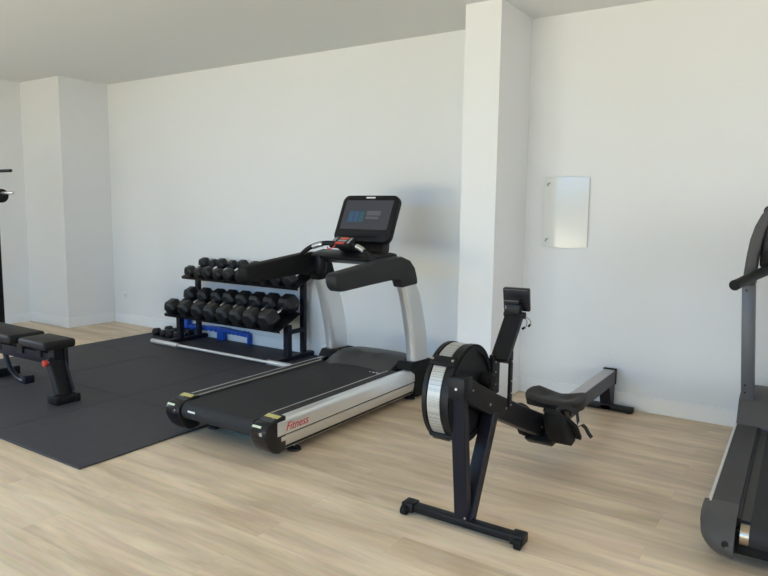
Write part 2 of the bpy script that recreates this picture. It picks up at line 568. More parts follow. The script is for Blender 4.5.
# belt wrapped over rear roller
pr = [(-0.93, 0.238), (-2.285, 0.238)]
for k in range(1, 12):
    a = PI / 2 + PI * k / 12
    pr.append((-2.290 + 0.055 * math.cos(a), 0.183 + 0.055 * math.sin(a)))
pr += [(-2.285, 0.128), (-2.15, 0.128), (-2.15, 0.222), (-0.93, 0.222)]
b = MB(); b.prism(pr, 'x', -3.235, -2.635); belt = b.build('running_belt', M['belt'], T)
o = MB(); o.obox((-3.14, -2.346, 0.196), (0.062, 0.004, 0.012), (0.15, 0, 0)); o.build('sticker', M['label_white'], belt)
for (a, c, sgn) in ((xo, xi, 1), (xo2, xi2, -1)):
    # side cladding: curved silver extrusion, dark groove, satin lower skirt
    def prof(pts):
        return [(a + sgn * -p, z) for p, z in pts]
    up_p = prof([(0.055, 0.249), (0.030, 0.249), (0.013, 0.243), (0.003, 0.230), (0.0, 0.212), (0.0, 0.147), (0.02, 0.143), (0.055, 0.143)])
    lo_p = prof([(0.002, 0.137), (0.003, 0.110), (0.010, 0.080), (0.020, 0.052), (0.030, 0.046), (0.055, 0.046), (0.055, 0.137)])
    b = MB(); b.prism(up_p, 'y', -2.265, -0.725, 0.002, 1); sr = b.build('side_cladding', M['silver'], T)
    b = MB(); b.prism(lo_p, 'y', -2.235, -0.745, 0.002, 1); b.build('side_skirt', M['silver_low'], T)
    b = MB(); b.box(min(a - sgn * 0.012, a - sgn * 0.06), max(a - sgn * 0.012, a - sgn * 0.06), -2.22, -0.76, 0.06, 0.24); b.build('side_groove', M['black'], T)
    # foot rail: two ribbed bands with a fine light line between, along the belt
    x0, x1 = sorted((a - sgn * 0.052, c + sgn * 0.000))
    b = MB(); b.box(x0, x1, -2.24, -0.92, 0.215, 0.253, 0.003, 1)
    for q in range(5):
        xx = x0 + (x1 - x0) * (0.15 + 0.175 * q)
        b.box(xx - 0.002, xx + 0.002, -2.20, -0.95, 0.252, 0.2545)
    fr = b.build('foot_rail', M['rib'], T)
    e0, e1 = sorted((c - sgn * 0.004, c + sgn * 0.004))
    b = MB(); b.box(e0 + 0.001, e1 - 0.001, -2.22, -0.95, 0.249, 0.2560, 0.001, 1); b.build('trim_strip', M['silver_low'], fr)
    # rear end cap
    x0, x1 = sorted((a - sgn * 0.003, c - sgn * 0.008))
    cp = [(-2.20, 0.256), (-2.24, 0.254), (-2.335, 0.232), (-2.362, 0.205), (-2.366, 0.160), (-2.350, 0.125), (-2.325, 0.085), (-2.29, 0.055), (-2.25, 0.040), (-2.19, 0.050), (-2.19, 0.256)]
    b = MB(); b.prism(cp, 'x', x0, x1, 0.010, 3, 0.5); ec = b.build('end_cap', M['black_gloss'], T)
    b = MB(); b.obox(((x0 + x1) / 2 + 0.002, -2.242, 0.2545), (0.100, 0.032, 0.004), (0.20, 0, 0)); b.build('warning_sticker', M['yellow'], ec)
    b = MB(); b.obox(((x0 + x1) / 2, -2.288, 0.2438), (0.094, 0.036, 0.004), (0.24, 0, 0)); b.build('warning_sticker', M['rib'], ec)
    b = MB(); b.obox(((x0 + x1) / 2 - 0.018, -2.352, 0.2185), (0.066, 0.004, 0.013), (-0.78, 0, 0)); b.build('info_sticker', M['label_green'], ec)
    b = MB(); b.cyl((x1 - 0.032, -2.360, 0.185), (x1 - 0.032, -2.371, 0.184), 0.012, seg=16); b.build('adjuster_bolt', M['chrome'], ec)
    # levelling feet
    for y in (-2.06, -0.72):
        fx = a - sgn * (0.060 if sgn > 0 else 0.114)
        b = MB(); b.cyl((fx, y, 0.0), (fx, y, 0.016), 0.046, 0.040, bev=0.003); b.cyl((fx, y, 0.014), (fx, y, 0.026), 0.030, 0.016)
        ft = b.build('levelling_foot', M['black'], T)
        b = MB(); b.cyl((fx, y, 0.02), (fx, y, 0.085), 0.008, seg=10); b.build('threaded_stem', M['steel'], ft)
    # upright post
    rings = []
    for z, y0, y1, ins in ((0.255, -0.755, -0.530, 0.0), (0.40, -0.772, -0.540, 0.0), (0.55, -0.808, -0.570, 0.001), (0.70, -0.852, -0.617, 0.002), (0.82, -0.895, -0.668, 0.003), (0.905, -0.935, -0.732, 0.004)):
        xa, xb = sorted((a - sgn * ins, a - sgn * (0.082 - ins)))
        r = []
        ym, ry = (y0 + y1) / 2, (y1 - y0) / 2
        xm, rx = (xa + xb) / 2, (xb - xa) / 2
        for k in range(28):
            th = 2 * PI * k / 28
            cs, sn = math.cos(th), math.sin(th)
            r.append((xm + rx * math.copysign(abs(cs) ** 0.45, cs), ym + ry * math.copysign(abs(sn) ** 0.45, sn), z))
        rings.append(r)
    b = MB(); b.loft(rings); b.build('upright_post', M['silver'], T, smooth=0.9)
    # black collar and base below it
    x0, x1 = sorted((a + sgn * 0.008, c - sgn * 0.012))
    bp = [(-0.84, 0.250), (-0.795, 0.305), (-0.52, 0.292), (-0.47, 0.23), (-0.455, 0.03), (-0.47, 0.02), (-0.72, 0.02), (-0.745, 0.06), (-0.745, 0.20), (-0.80, 0.24)]
    b = MB(); b.prism(bp, 'x', x0, x1, 0.008, 2, 0.5); b.build('post_base', M['black_matte'], T)
    # armrest
    x0, x1 = sorted((a + sgn * 0.004, a - sgn * 0.088))
    b = MB(); b.prism(arm_poly(), 'x', x0, x1, 0.022, 4, 0.4); ar = b.build('armrest', M['dark_grey'] if sgn > 0 else M['black_matte'], T, smooth=0.9)
    # cup holder hanging from the dash next to each arm
    hx = c + sgn * -0.062
    b = MB(); b.cyl((hx, -1.03, 0.985), (hx, -1.03, 1.105), 0.044, 0.050, bev=0.006); b.cyl((hx, -1.03, 0.955), (hx, -1.03, 0.987), 0.03, 0.043); b.build('cup_holder', M['black'], T)
# motor hood between the posts
hp = [(-0.98, 0.20), (-0.98, 0.245), (-0.945, 0.256), (-0.88, 0.280), (-0.81, 0.309), (-0.75, 0.324), (-0.69, 0.329), (-0.60, 0.322), (-0.50, 0.298), (-0.45, 0.25), (-0.43, 0.06), (-0.95, 0.06)]
b = MB()
rings = []
for k in range(17):
    u = k / 16
    x = -3.225 + u * 0.600
    s = 1.0 - (2 * u - 1) ** 4 * 0.10
    push = 0.055 * (1 - (2 * u - 1) ** 2)
    rings.append([(x, y + (push if y < -0.8 else 0.0), 0.06 + (z - 0.06) * s) for y, z in hp])
b.loft(rings)
hood = b.build('motor_hood', M['hood'], T, smooth=0.7)
b = MB()
for k, (dx, an) in enumerate(((0.0, 0.0), (0.028, 0.5), (0.043, -0.5), (0.062, 0.5), (0.077, -0.5))):
    b.obox((-2.742 + dx, -0.995, 0.2386), (0.020 if k == 0 else 0.007, 0.006 if k == 0 else 0.034, 0.0012), (0, 0, an))
b.build('logo_mark', M['label_white'], belt)
# dash bar and console
dp = [(-1.07, 1.070), (-1.08, 1.09), (-1.04, 1.115), (-0.93, 1.135), (-0.86, 1.125), (-0.83, 1.09), (-0.85, 1.045), (-0.95, 1.035)]
b = MB(); b.prism(dp, 'x', -3.262, -2.608, 0.010, 2, 0.4); b.build('dash_bar', M['black'], T)
b = MB()
rings = []
for z, y, w, d in ((1.07, -0.85, 0.20, 0.06), (1.14, -0.80, 0.19, 0.055), (1.20, -0.755, 0.17, 0.045), (1.32, -0.700, 0.13, 0.028)):
    rings.append([(-2.935 + sx * w, y + sy * d, z) for sx, sy in ((-1, -1), (1, -1), (1, 1), (-1, 1))])
b.loft(rings, bev=0.01)
b.build('console_neck', M['black'], T)
cc = Vector((-2.950, -0.780, 1.380))
tilt = math.atan2(0.16, 0.35)
ux = Vector((1, 0, 0)); uy = Vector((0, math.sin(tilt), math.cos(tilt))); uz = ux.cross(uy)   # uz points at the runner


def con_pt(u, v, w):
    return cc + ux * u + uy * v + uz * w


def con_slab(mb, u0, u1, v0, v1, w0, w1, r=0.0, bev=0.0):
    """slab in the console's own plane with rounded corners."""
    pts = []
    if r > 0:
        for (cu, cv, a0) in ((u1 - r, v1 - r, 0), (u0 + r, v1 - r, 90), (u0 + r, v0 + r, 180), (u1 - r, v0 + r, 270)):
            for k in range(7):
                a = math.radians(a0 + 15 * k)
                pts.append((cu + r * math.cos(a), cv + r * math.sin(a)))
    else:
        pts = [(u1, v1), (u0, v1), (u0, v0), (u1, v0)]
    rings = [[con_pt(u, v, w0) for u, v in pts], [con_pt(u, v, w1) for u, v in pts]]
    mb.loft(rings, bev=bev)


b = MB(); con_slab(b, -0.262, 0.262, -0.195, 0.195, -0.055, 0.0, 0.055, 0.008); con_slab(b, -0.20, 0.20, -0.14, 0.14, -0.085, -0.05, 0.04, 0.006)
con = b.build('console', M['black'], T)
b = MB(); con_slab(b, -0.222, 0.222, -0.095, 0.150, 0.0, 0.0015, 0.006); scr = b.build('screen', M['screen'], con)
for (u0, u1, v0, v1, mm) in ((-0.165, -0.12, -0.035, 0.055, 'tile_blue'), (-0.112, -0.07, -0.035, 0.055, 'tile_blue'), (-0.062, -0.02, -0.035, 0.055, 'tile_teal'), (0.0, 0.13, 0.022, 0.06, 'tile_grey'), (0.0, 0.12, -0.008, 0.012, 'tile_grey')):
    b = MB(); con_slab(b, u0, u1, v0, v1, 0.0015, 0.0022, 0.004); b.build('screen_tile', M[mm], scr)
b = MB(); con_slab(b, -0.043, 0.043, 0.167, 0.179, 0.0, 0.0015, 0.005); b.build('logo_badge', M['label_white'], con)
b = MB(); con_slab(b, -0.21, 0.15, -0.165, -0.150, 0.0, 0.004, 0.004); b.build('lower_ledge', M['black_matte'], con)
# control keypad on the handle arc
kp_c = Vector((-2.935, -1.09, 1.205))
kt = math.radians(-38)
km = Matrix.Translation(kp_c) @ Matrix.Rotation(math.radians(32), 4, 'X')
b = MB(); b.box(-0.095, 0.095, -0.055, 0.055, -0.022, 0.012, 0.010, 3, mtx=km); kp = b.build('keypad', M['black'], T)
for (x0, x1, y0, y1, mm) in ((-0.03, 0.045, 0.018, 0.040, 'orange'), (-0.045, 0.035, -0.042, -0.018, 'red'), (-0.035, 0.04, -0.010, 0.010, 'grey_btn'), (0.058, 0.078, -0.030, 0.034, 'grey_btn'), (-0.08, -0.06, -0.030, 0.034, 'grey_btn')):
    b = MB(); b.box(x0, x1, y0, y1, 0.011, 0.016, 0.002, 1, mtx=km); b.build('button', M[mm], kp)
b = MB(); b.tube([kp_c + Vector((-0.03, -0.05, -0.02)), kp_c + Vector((-0.04, -0.075, -0.045)), kp_c + Vector((-0.09, -0.07, -0.05)), kp_c + Vector((-0.11, -0.04, -0.04))], 0.004, 8, 2); b.build('safety_key_cord', M['red'], kp)
arc = [(-3.32, -1.13, 1.06), (-3.27, -1.15, 1.115), (-3.17, -1.155, 1.172), (-3.06, -1.135, 1.200), (-2.94, -1.09, 1.190), (-2.83, -1.10, 1.187), (-2.72, -1.12, 1.152), (-2.63, -1.125, 1.10), (-2.555, -1.11, 1.05)]
b = MB(); b.tube(arc, 0.018, 12, 2); hb = b.build('handlebar', M['black'], T)
b = MB(); b.tube([(-3.16, -1.158, 1.166), (-3.12, -1.155, 1.180), (-3.08, -1.146, 1.188)], 0.0195, 12, 1); b.build('pulse_sensor', M['steel'], hb)
b = MB(); b.tube([(-2.79, -1.112, 1.180), (-2.745, -1.12, 1.166), (-2.715, -1.126, 1.150)], 0.0195, 12, 1); b.build('pulse_sensor', M['steel'], hb)
# bracket from keypad to dash
b = MB(); b.beam((-2.935, -1.07, 1.185), (-2.935, -0.93, 1.12), 0.15, 0.05, 0.01); b.build('keypad_bracket', M['black'], T)
# red script on the flank
text_part('Fitness', 'logo_lettering', M['red_text'], T, (-2.4992, -2.20, 0.164), (0, 1, 0), (0, 0, 1), 0.072, 0.35, 0.0008, 1.0)

# ------------------------------------------------------------------ rowing machine
XC = -1.25
Rw = thing('rowing_machine', 'black rowing machine with a caged flywheel, standing on the planks beside the silver treadmill', 'rowing machine', (XC, -1.2, 0.0))
FY, FZ, FR = -2.275, 0.612, 0.228
b = MB()
b.cyl((-1.415, FY, FZ), (-1.295, FY, FZ), FR - 0.008, seg=64)
b.arc_band(-1.422, -1.402, FY, FZ, FR - 0.03, FR, 0, 360, 72)
b.arc_band(-1.315, -1.290, FY, FZ, FR - 0.03, FR, 0, 360, 72)
b.arc_band(-1.292, -1.284, FY, FZ, FR - 0.034, FR - 0.012, 0, 360, 72)
fly = b.build('flywheel_housing', M['black'], Rw)
b = MB(); b.arc_band(-1.396, -1.334, FY, FZ, FR - 0.012, FR - 0.003, 62, 300, 72); b.build('perforated_band', M['perforated'], fly)
for ang in (132, 230):
    a = math.radians(ang)
    c = Vector((-1.356, FY + (FR + 0.002) * math.cos(a), FZ + (FR + 0.002) * math.sin(a)))
    b = MB(); b.obox(c, (0.118, 0.05, 0.020), (a - PI / 2, 0, 0), 0.006)
    cl = b.build('band_clamp', M['black'], fly)
    for sx in (-0.05, 0.05):
        n = Vector((0, math.cos(a), math.sin(a)))
        b = MB(); b.cyl(c + Vector((sx, 0, 0)) + n * 0.010, c + Vector((sx, 0, 0)) + n * 0.015, 0.006, seg=10); b.build('bolt', M['steel'], cl)
b = MB(); b.cyl((-1.297, FY, FZ), (-1.279, FY, FZ), 0.075, 0.062, seg=32, bev=0.004); b.build('hub_cover', M['black_matte'], fly)
# chain sprocket cover peeking above the beam
b = MB(); b.cyl((-1.29, -2.16, 0.650), (-1.235, -2.16, 0.650), 0.042, seg=28, bev=0.006); b.cyl((-1.25, -2.17, 0.655), (-1.225, -2.17, 0.655), 0.03, seg=24, bev=0.004); b.build('sprocket_cover', M['black_matte'], Rw)
# main beam
bm_poly = [(-2.45, 0.735), (-2.40, 0.714), (-2.137, 0.590), (-1.774, 0.440), (-1.50, 0.330), (-1.44, 0.305), (-1.43, 0.190), (-1.463, 0.180), (-2.091, 0.452), (-2.45, 0.622)]
b = MB(); b.prism(bm_poly, 'x', -1.287, -1.222, 0.004, 1); beam = b.build('main_beam', M['steel_black'], Rw)
for (y, z) in ((-2.40, 0.665), (-2.21, 0.555), (-2.02, 0.49), (-1.50, 0.25)):
    b = MB(); b.cyl((-1.223, y, z), (-1.2185, y, z), 0.006, seg=10); b.build('bolt', M['steel'], beam)
b = MB(); b.box(-1.292, -1.212, -2.505, -2.425, 0.640, 0.738, 0.006); hb2 = b.build('front_bracket', M['steel_black'], Rw)
b = MB(); b.cyl((-1.25, -2.505, 0.69), (-1.25, -2.510, 0.69), 0.006, seg=10); b.build('bolt', M['steel'], hb2)
# front legs and foot
b = MB(); b.beam((-1.258, -2.460, 0.655), (-1.272, -2.360, 0.030), 0.066, 0.048, 0.004, 1); b.build('front_leg', M['steel_navy'], Rw)
b = MB(); b.beam((-1.248, -2.145, 0.50), (-1.258, -2.350, 0.032), 0.064, 0.058, 0.004, 1); lg = b.build('front_leg', M['steel_navy'], Rw)
b = MB(); b.cyl((-1.248, -2.385, 0.065), (-1.248, -2.393, 0.064), 0.005, seg=10); b.build('bolt', M['steel'], lg)
b = MB(); b.box(-1.570, -0.980, -2.390, -2.340, 0.016, 0.052, 0.005); ff = b.build('front_foot_bar', M['steel_black'], Rw)
for sx, x in ((-1, -1.570), (1, -0.980)):
    b = MB(); b.box(min(x - sx * 0.05, x + sx * 0.012), max(x - sx * 0.05, x + sx * 0.012), -2.400, -2.33, 0.012, 0.058, 0.006); b.build('end_cap', M['black'], ff)
    b = MB(); b.cyl((x - sx * 0.022, -2.400, 0.024), (x + sx * 0.006, -2.400, 0.024), 0.024, seg=20, bev=0.003); b.cyl((x - 0.008 - sx * 0.008, -2.422, 0.03), (x + 0.008 - sx * 0.008, -2.422, 0.03), 0.004, seg=8); b.build('transport_wheel', M['black_matte'], ff)
# monorail
b = MB(); b.box(-1.276, -1.188, -1.45, -0.045, 0.192, 0.288, 0.004, 1); rail = b.build('monorail', M['rail_side'], Rw)
b = MB(); b.box(-1.271, -1.194, -1.44, -0.055, 0.2855, 0.292, 0.001, 1); b.build('rail_track', M['monorail'], rail)
b = MB(); b.box(-1.280, -1.184, -0.058, -0.036, 0.185, 0.302, 0.003, 1); b.build('rail_end_cap', M['black'], rail)
b = MB(); b.prism([(-0.20, 0.195), (-0.045, 0.195), (-0.045, 0.03), (-0.125, 0.03)], 'x', -1.270, -1.192, 0.004, 1); b.build('rear_leg', M['steel_navy'], Rw)
b = MB(); b.box(-1.45, -1.035, -0.135, -0.080, 0.006, 0.046, 0.006); b.box(-1.27, -1.192, -0.135, -0.05, 0.01, 0.05, 0.003); b.cyl((-1.43, -0.107, 0.0), (-1.43, -0.107, 0.01), 0.02); b.cyl((-1.07, -0.107, 0.0), (-1.07, -0.107, 0.01), 0.02)
b.build('rear_foot_bar', M['black'], Rw)
# seat: two raised buttock lobes with a dip between, on a roller carriage
SX, SY = -1.255, -1.185
gx, gy = 29, 23
b = MB(); bb = bmesh.new()
top, bot = [], []
for j in range(gy):
    rt_, rb_ = [], []
    for i in range(gx):
        u, v = -1 + 2 * i / (gx - 1), -1 + 2 * j / (gy - 1)
        # squircle outline, waisted front edge
        x = u * math.sqrt(1 - 0.32 * v * v) if abs(u) > 0 else 0.0
        y = v * math.sqrt(1 - 0.32 * u * u)
        X = SX + x * 0.178
        Y = SY + y * 0.128
        edge = max(0.0, 1 - max(abs(u), abs(v)) ** 6)
        lobe = 0.044 * (abs(x) ** 1.3) * (0.75 + 0.45 * y) - 0.018 * math.exp(-((abs(x) - 0.45) / 0.28) ** 2) * math.exp(-((y + 0.0) / 0.5) ** 2)
        rt_.append(bb.verts.new((X, Y, 0.330 + lobe + 0.018 * edge)))
        rb_.append(bb.verts.new((SX + x * 0.170, SY + y * 0.112, 0.298)))
    top.append(rt_); bot.append(rb_)
for j in range(gy - 1):
    for i in range(gx - 1):
        bb.faces.new((top[j][i], top[j][i + 1], top[j + 1][i + 1], top[j + 1][i]))
        bb.faces.new((bot[j][i], bot[j + 1][i], bot[j + 1][i + 1], bot[j][i + 1]))
per = [(0, i) for i in range(gx)] + [(j, gx - 1) for j in range(1, gy)] + [(gy - 1, i) for i in range(gx - 2, -1, -1)] + [(j, 0) for j in range(gy - 2, 0, -1)]
for k in range(len(per)):
    (j0, i0), (j1, i1) = per[k], per[(k + 1) % len(per)]
    bb.faces.new((top[j0][i0], bot[j0][i0], bot[j1][i1], top[j1][i1]))
b._merge(bb)
seat = b.build('seat', M['seat_rubber'], Rw, smooth=1.1)
b = MB(); b.box(SX - 0.085, SX + 0.095, SY - 0.085, SY + 0.085, 0.293, 0.312, 0.004); b.box(-1.290, -1.278, SY - 0.07, SY + 0.07, 0.225, 0.30); b.box(-1.188, -1.176, SY - 0.07, SY + 0.07, 0.225, 0.30)
for y in (-0.05, 0.05):
    b.cyl((-1.189, SY + y, 0.245), (-1.170, SY + y, 0.245), 0.018, seg=14)
b.build('seat_carriage', M['black'], Rw)
# foot stretcher: two curved plates with straps
for s in (-1, 1):
    fx = XC + s * 0.118 + 0.004
    rings = []
    for k in range(13):
        u = k / 12                       # toe (high, towards the flywheel) to heel
        y = -1.60 + 0.27 * u
        z = 0.388 - (0.205 if s > 0 else 0.175) * u + 0.022 * math.sin(PI * u)
        w = 0.034 + 0.034 * min(1.0, u * 1.5)
        th = 0.012
        nn = Vector((0, 0.56, 0.83))
        l, r = (Vector((fx - 0.055, y, z)), Vector((fx - 0.055 + 2 * w, y, z - 0.010))) if s > 0 else (Vector((fx + 0.055 - 2 * w, y, z - 0.010)), Vector((fx + 0.055, y, z)))
        dn = nn * -th
        rings.append([l, l + nn * 0.012, r + nn * 0.012, r, r + dn, l + dn])
    b = MB(); b.loft(rings, bev=0.002)
    # heel wall and the deep underside rib
    b.prism([(-1.60, 0.38), (-1.33, 0.185), (-1.34, 0.150), (-1.40, 0.140), (-1.50, 0.185), (-1.60, 0.31)], 'x', *((fx - 0.052, fx + 0.050) if s > 0 else (fx + 0.005, fx + 0.052)), 0.008, 2)
    fp = b.build('footplate', M['black_matte'], Rw, smooth=0.8)
    b = MB()
    pts = [(fx - 0.072, -1.43, 0.275), (fx - 0.06, -1.40, 0.33), (fx, -1.385, 0.345), (fx + 0.06, -1.40, 0.33), (fx + 0.076, -1.42, 0.275)]
    rr = []
    for p in pts:
        p = Vector(p) + Vector((0, 0.03, 0 if s > 0 else -0.075))
        rr.append([p + Vector((0, -0.02, -0.008)), p + Vector((0, 0.02, 0.008)), p + Vector((0, 0.02, 0.012)), p + Vector((0, -0.02, -0.004))])
    b.loft(rr)
    if s > 0:
        rr = []
        for p in ((fx + 0.070, -1.40, 0.255), (fx + 0.095, -1.38, 0.270), (fx + 0.113, -1.375, 0.255), (fx + 0.130, -1.365, 0.220), (fx + 0.146, -1.36, 0.200)):
            p = Vector(p)
            rr.append([p + Vector((-0.004, -0.013, -0.005)), p + Vector((-0.004, 0.013, -0.005)), p + Vector((0.004, 0.013, 0.003)), p + Vector((0.004, -0.013, 0.003))])
        b.loft(rr)
    b.build('foot_strap', M['webbing'], Rw)
b = MB(); b.prism([(-1.45, 0.20), (-1.50, 0.165), (-1.44, 0.128), (-1.36, 0.128), (-1.35, 0.20)], 'x', -1.325, -1.175, 0.008); b.build('stretcher_bracket', M['black'], Rw)
# monitor arm and its yoke
b = MB(); b.box(-1.297, -1.272, -2.075, -1.995, 0.555, 0.755, 0.004, 1); yk = b.build('arm_bracket', M['steel_black'], Rw)
for z in (0.72, 0.67, 0.61):
    b = MB(); b.cyl((-1.2725, -2.05, z), (-1.268, -2.05, z), 0.005, seg=8); b.build('bolt', M['steel'], yk)
b = MB(); b.box(-1.228, -1.214, -2.000, -1.970, 0.475, 0.790, 0.002, 1); yk = b.build('arm_bracket', M['steel_black'], Rw)
for z in (0.775, 0.72, 0.62, 0.56, 0.50):
    b = MB(); b.cyl((-1.2145, -1.985, z), (-1.210, -1.985, z), 0.0045, seg=8); b.build('bolt', M['steel'], yk)
b = MB(); b.beam((-1.256, -2.045, 0.725), (-1.257, -1.875, 0.925), 0.090, 0.034, 0.004, 1); b.build('monitor_arm', M['steel_black'], Rw)
b = MB(); b.cyl((-1.312, -1.87, 0.932), (-1.200, -1.87, 0.932), 0.017, seg=16, bev=0.003); b.box(-1.295, -1.222, -1.895, -1.855, 0.935, 0.985, 0.005); b.build('monitor_hinge', M['black'], Rw)
mm_ = Matrix.Translation((-1.256, -1.85, 1.008)) @ Euler((math.radians(14), 0, math.radians(6))).to_matrix().to_4x4()
b = MB(); b.box(-0.068, 0.068, -0.014, 0.014, -0.060, 0.060, 0.007, 3, mtx=mm_); b.box(-0.060, 0.020, -0.032, -0.010, -0.062, 0.005, 0.005, 2, mtx=mm_)
mon = b.build('monitor', M['black_gloss'], Rw)
b = MB(); b.box(-0.052, -0.034, -0.0335, -0.031, -0.045, -0.025, 0.0, mtx=mm_); b.build('sticker', M['grey_btn'], mon)
b = MB(); b.box(-0.058, 0.058, 0.0135, 0.0150, -0.035, 0.052, 0.0, mtx=mm_); b.build('screen', M['screen'], mon)
b = MB()
b.tube([(-1.215, -1.86, 0.925), (-1.195, -1.855, 0.905), (-1.200, -1.85, 0.875), (-1.212, -1.85, 0.865)], 0.003, 8, 2)
b.tube([(-1.215, -1.86, 0.925), (-1.185, -1.85, 0.915), (-1.178, -1.845, 0.890), (-1.188, -1.845, 0.880)], 0.003, 8, 2)
cb = b.build('sensor_cable', M['grey_btn'], Rw)
b = MB(); b.cyl((-1.208, -1.85, 0.869), (-1.222, -1.85, 0.859), 0.006, seg=8); b.cyl((-1.182, -1.845, 0.886), (-1.192, -1.845, 0.874), 0.006, seg=8); b.build('cable_plug', M['black'], cb)
# ------------------------------------------------------------------ dumbbell rack
Rk = thing('dumbbell_rack', 'black two-tier steel dumbbell rack standing on the rubber mat against the wall', 'rack', (-4.89, -0.28, MT))
for x in (-5.655, -4.125):
    b = MB(); b.box(x - 0.035, x + 0.035, -0.56, -0.018, MT, 0.052, 0.004, 1); ft = b.build('foot_beam', M['steel_navy'], Rk)
    b = MB(); b.box(x - 0.030, x + 0.030, -0.40, -0.34, 0.050, 0.355, 0.003, 1); b.build('front_post', M['steel_navy'], Rk)
    b = MB(); xr = x + (-0.005 if x < -5 else -0.028)
    b = MB(); b.box(xr - 0.027, xr + 0.027, -0.135, -0.090, 0.050, 0.735, 0.003, 1); b.build('rear_post', M['steel_navy'], Rk)
    b = MB(); b.box(x - 0.018, x + 0.018, -0.345, -0.125, 0.262, 0.300, 0.002, 1); b.build('cross_brace', M['steel_navy'], Rk)


def shelf(y0, z0, y1, z1, x0, x1):
    n = Vector((0, -(z1 - z0), (y1 - y0))).normalized()
    d = Vector((0, y1 - y0, z1 - z0)).normalized()
    b = MB()
    a = Vector((0, y0, z0)); c = Vector((0, y1, z1))
    poly = [a + n * 0.004 - d * 0.004, c + n * 0.004 + d * 0.004, c - n * 0.024 + d * 0.004, c - n * 0.024, c - n * 0.002, a - n * 0.002, a - n * 0.024, a - n * 0.024 - d * 0.004]
    b.prism([(p.y, p.z) for p in poly], 'x', x0, x1, 0.001, 1)
    return b.build('shelf', M['steel_black'], Rk)


LOW = (-0.525, 0.322, -0.215, 0.452)
TOP = (-0.290, 0.700, -0.025, 0.802)
shelf(*LOW, -5.715, -4.085)
shelf(*TOP, -5.715, -4.070)

ORD = ['first', 'second', 'third', 'fourth', 'fifth', 'sixth', 'seventh', 'eighth', 'ninth', 'tenth']


def dumbbell(label, group, loc, tilt, r, length, head_l, yaw=0.0, roll=0.0):
    """hex dumbbell lying along its local Y axis, flat side down; r = hexagon circumradius."""
    root = thing('hex_dumbbell', label, 'dumbbell', loc, group)
    LOC[root.name] = (0, 0, 0)
    root.rotation_euler = (tilt, 0, yaw)
    ap = r * math.cos(PI / 6)
    for s in (-1, 1):
        b = MB()
        yc = s * (length / 2 - head_l / 2)
        rings = []
        for yy, k in ((-0.5, 0.74), (-0.30, 1.0), (0.30, 1.0), (0.5, 0.74)):
            rings.append([(r * k * math.cos(q * PI / 3), yc + yy * head_l, ap + r * k * math.sin(q * PI / 3)) for q in range(6)])
        b.loft(rings, bev=r * 0.05)
        b.build('head', M['hex_rubber'], root, smooth=0.3)
    b = MB()
    hl = length / 2 - head_l
    b.tube([(0, -hl - 0.01, ap), (0, -hl * 0.5, ap), (0, 0, ap), (0, hl * 0.5, ap), (0, hl + 0.01, ap)], [0.0125, 0.0145, 0.0165, 0.0145, 0.0125], 14)
    b.build('handle', M['chrome'], root)
    return root


def on_shelf(S, y, x, r):
    """a point on the shelf plate under a dumbbell centred at height y."""
    y0, z0, y1, z1 = S
    t = (y - y0) / (y1 - y0)
    n = Vector((0, -(z1 - z0), (y1 - y0))).normalized()
    return Vector((x, y, z0 + (z1 - z0) * t)) + n * 0.0045


low_x = [-5.594, -5.382, -5.168, -4.987, -4.798, -4.607, -4.418, -4.212]
low_r = [0.082, 0.084, 0.088, 0.090, 0.092, 0.094, 0.097, 0.100]
tl = math.atan2(LOW[3] - LOW[1], LOW[2] - LOW[0])
for i, (x, r) in enumerate(zip(low_x, low_r)):
    if i == 7:
        lb = 'largest black hex dumbbell, on the lower rack shelf at the treadmill end'
    else:
        lb = 'black hex dumbbell on the lower rack shelf, %s from the pillar end' % ORD[i]
    dumbbell(lb, 'hex dumbbells on the lower rack shelf', on_shelf(LOW, -0.352 - 0.001 * i, x, r), tl, r, 0.418 + 0.006 * i, 0.146 + 0.003 * i)
top_x = [-5.572, -5.435, -5.30, -5.145, -4.985, -4.81, -4.65, -4.49, -4.325, -4.165]
top_r = [0.065, 0.058, 0.068, 0.061, 0.069, 0.066, 0.071, 0.069, 0.072, 0.074]
tt = math.atan2(TOP[3] - TOP[1], TOP[2] - TOP[0])
for i, (x, r) in enumerate(zip(top_x, top_r)):
    lb = 'smaller black hex dumbbell on the top rack shelf, %s from the pillar end' % ORD[i]
    dumbbell(lb, 'hex dumbbells on the top rack shelf', on_shelf(TOP, -0.168, x, r), tt, r, 0.312, 0.104)
small = [(-6.135, -0.225, 0.046, 0.25, 'smallest hex dumbbell on the mat, outermost of the row beyond the rack'),
         (-6.005, -0.225, 0.042, 0.25, 'small hex dumbbell on the mat, second in from the outer end of the row'),
         (-5.870, -0.245, 0.052, 0.255, 'small hex dumbbell on the mat, third in the row, near the rack\'s post'),
         (-5.755, -0.250, 0.048, 0.245, 'small hex dumbbell on the mat, tucked against the rack\'s foot beam')]
for x, y, r, ln, lb in small:
    dumbbell(lb, 'small dumbbells on the mat', (x, y, MT + 0.0005), 0.0, r, ln, 0.085)

# ------------------------------------------------------------------ barbell on the mat in front of the rack
Bb = thing('barbell', 'bare steel barbell lying on the mat along the front of the dumbbell rack', 'barbell', (-4.78, -0.60, MT))


def bar_pt(x):
    return Vector((x, -0.618 + (x + 5.83) * 0.006, MT + 0.0265))


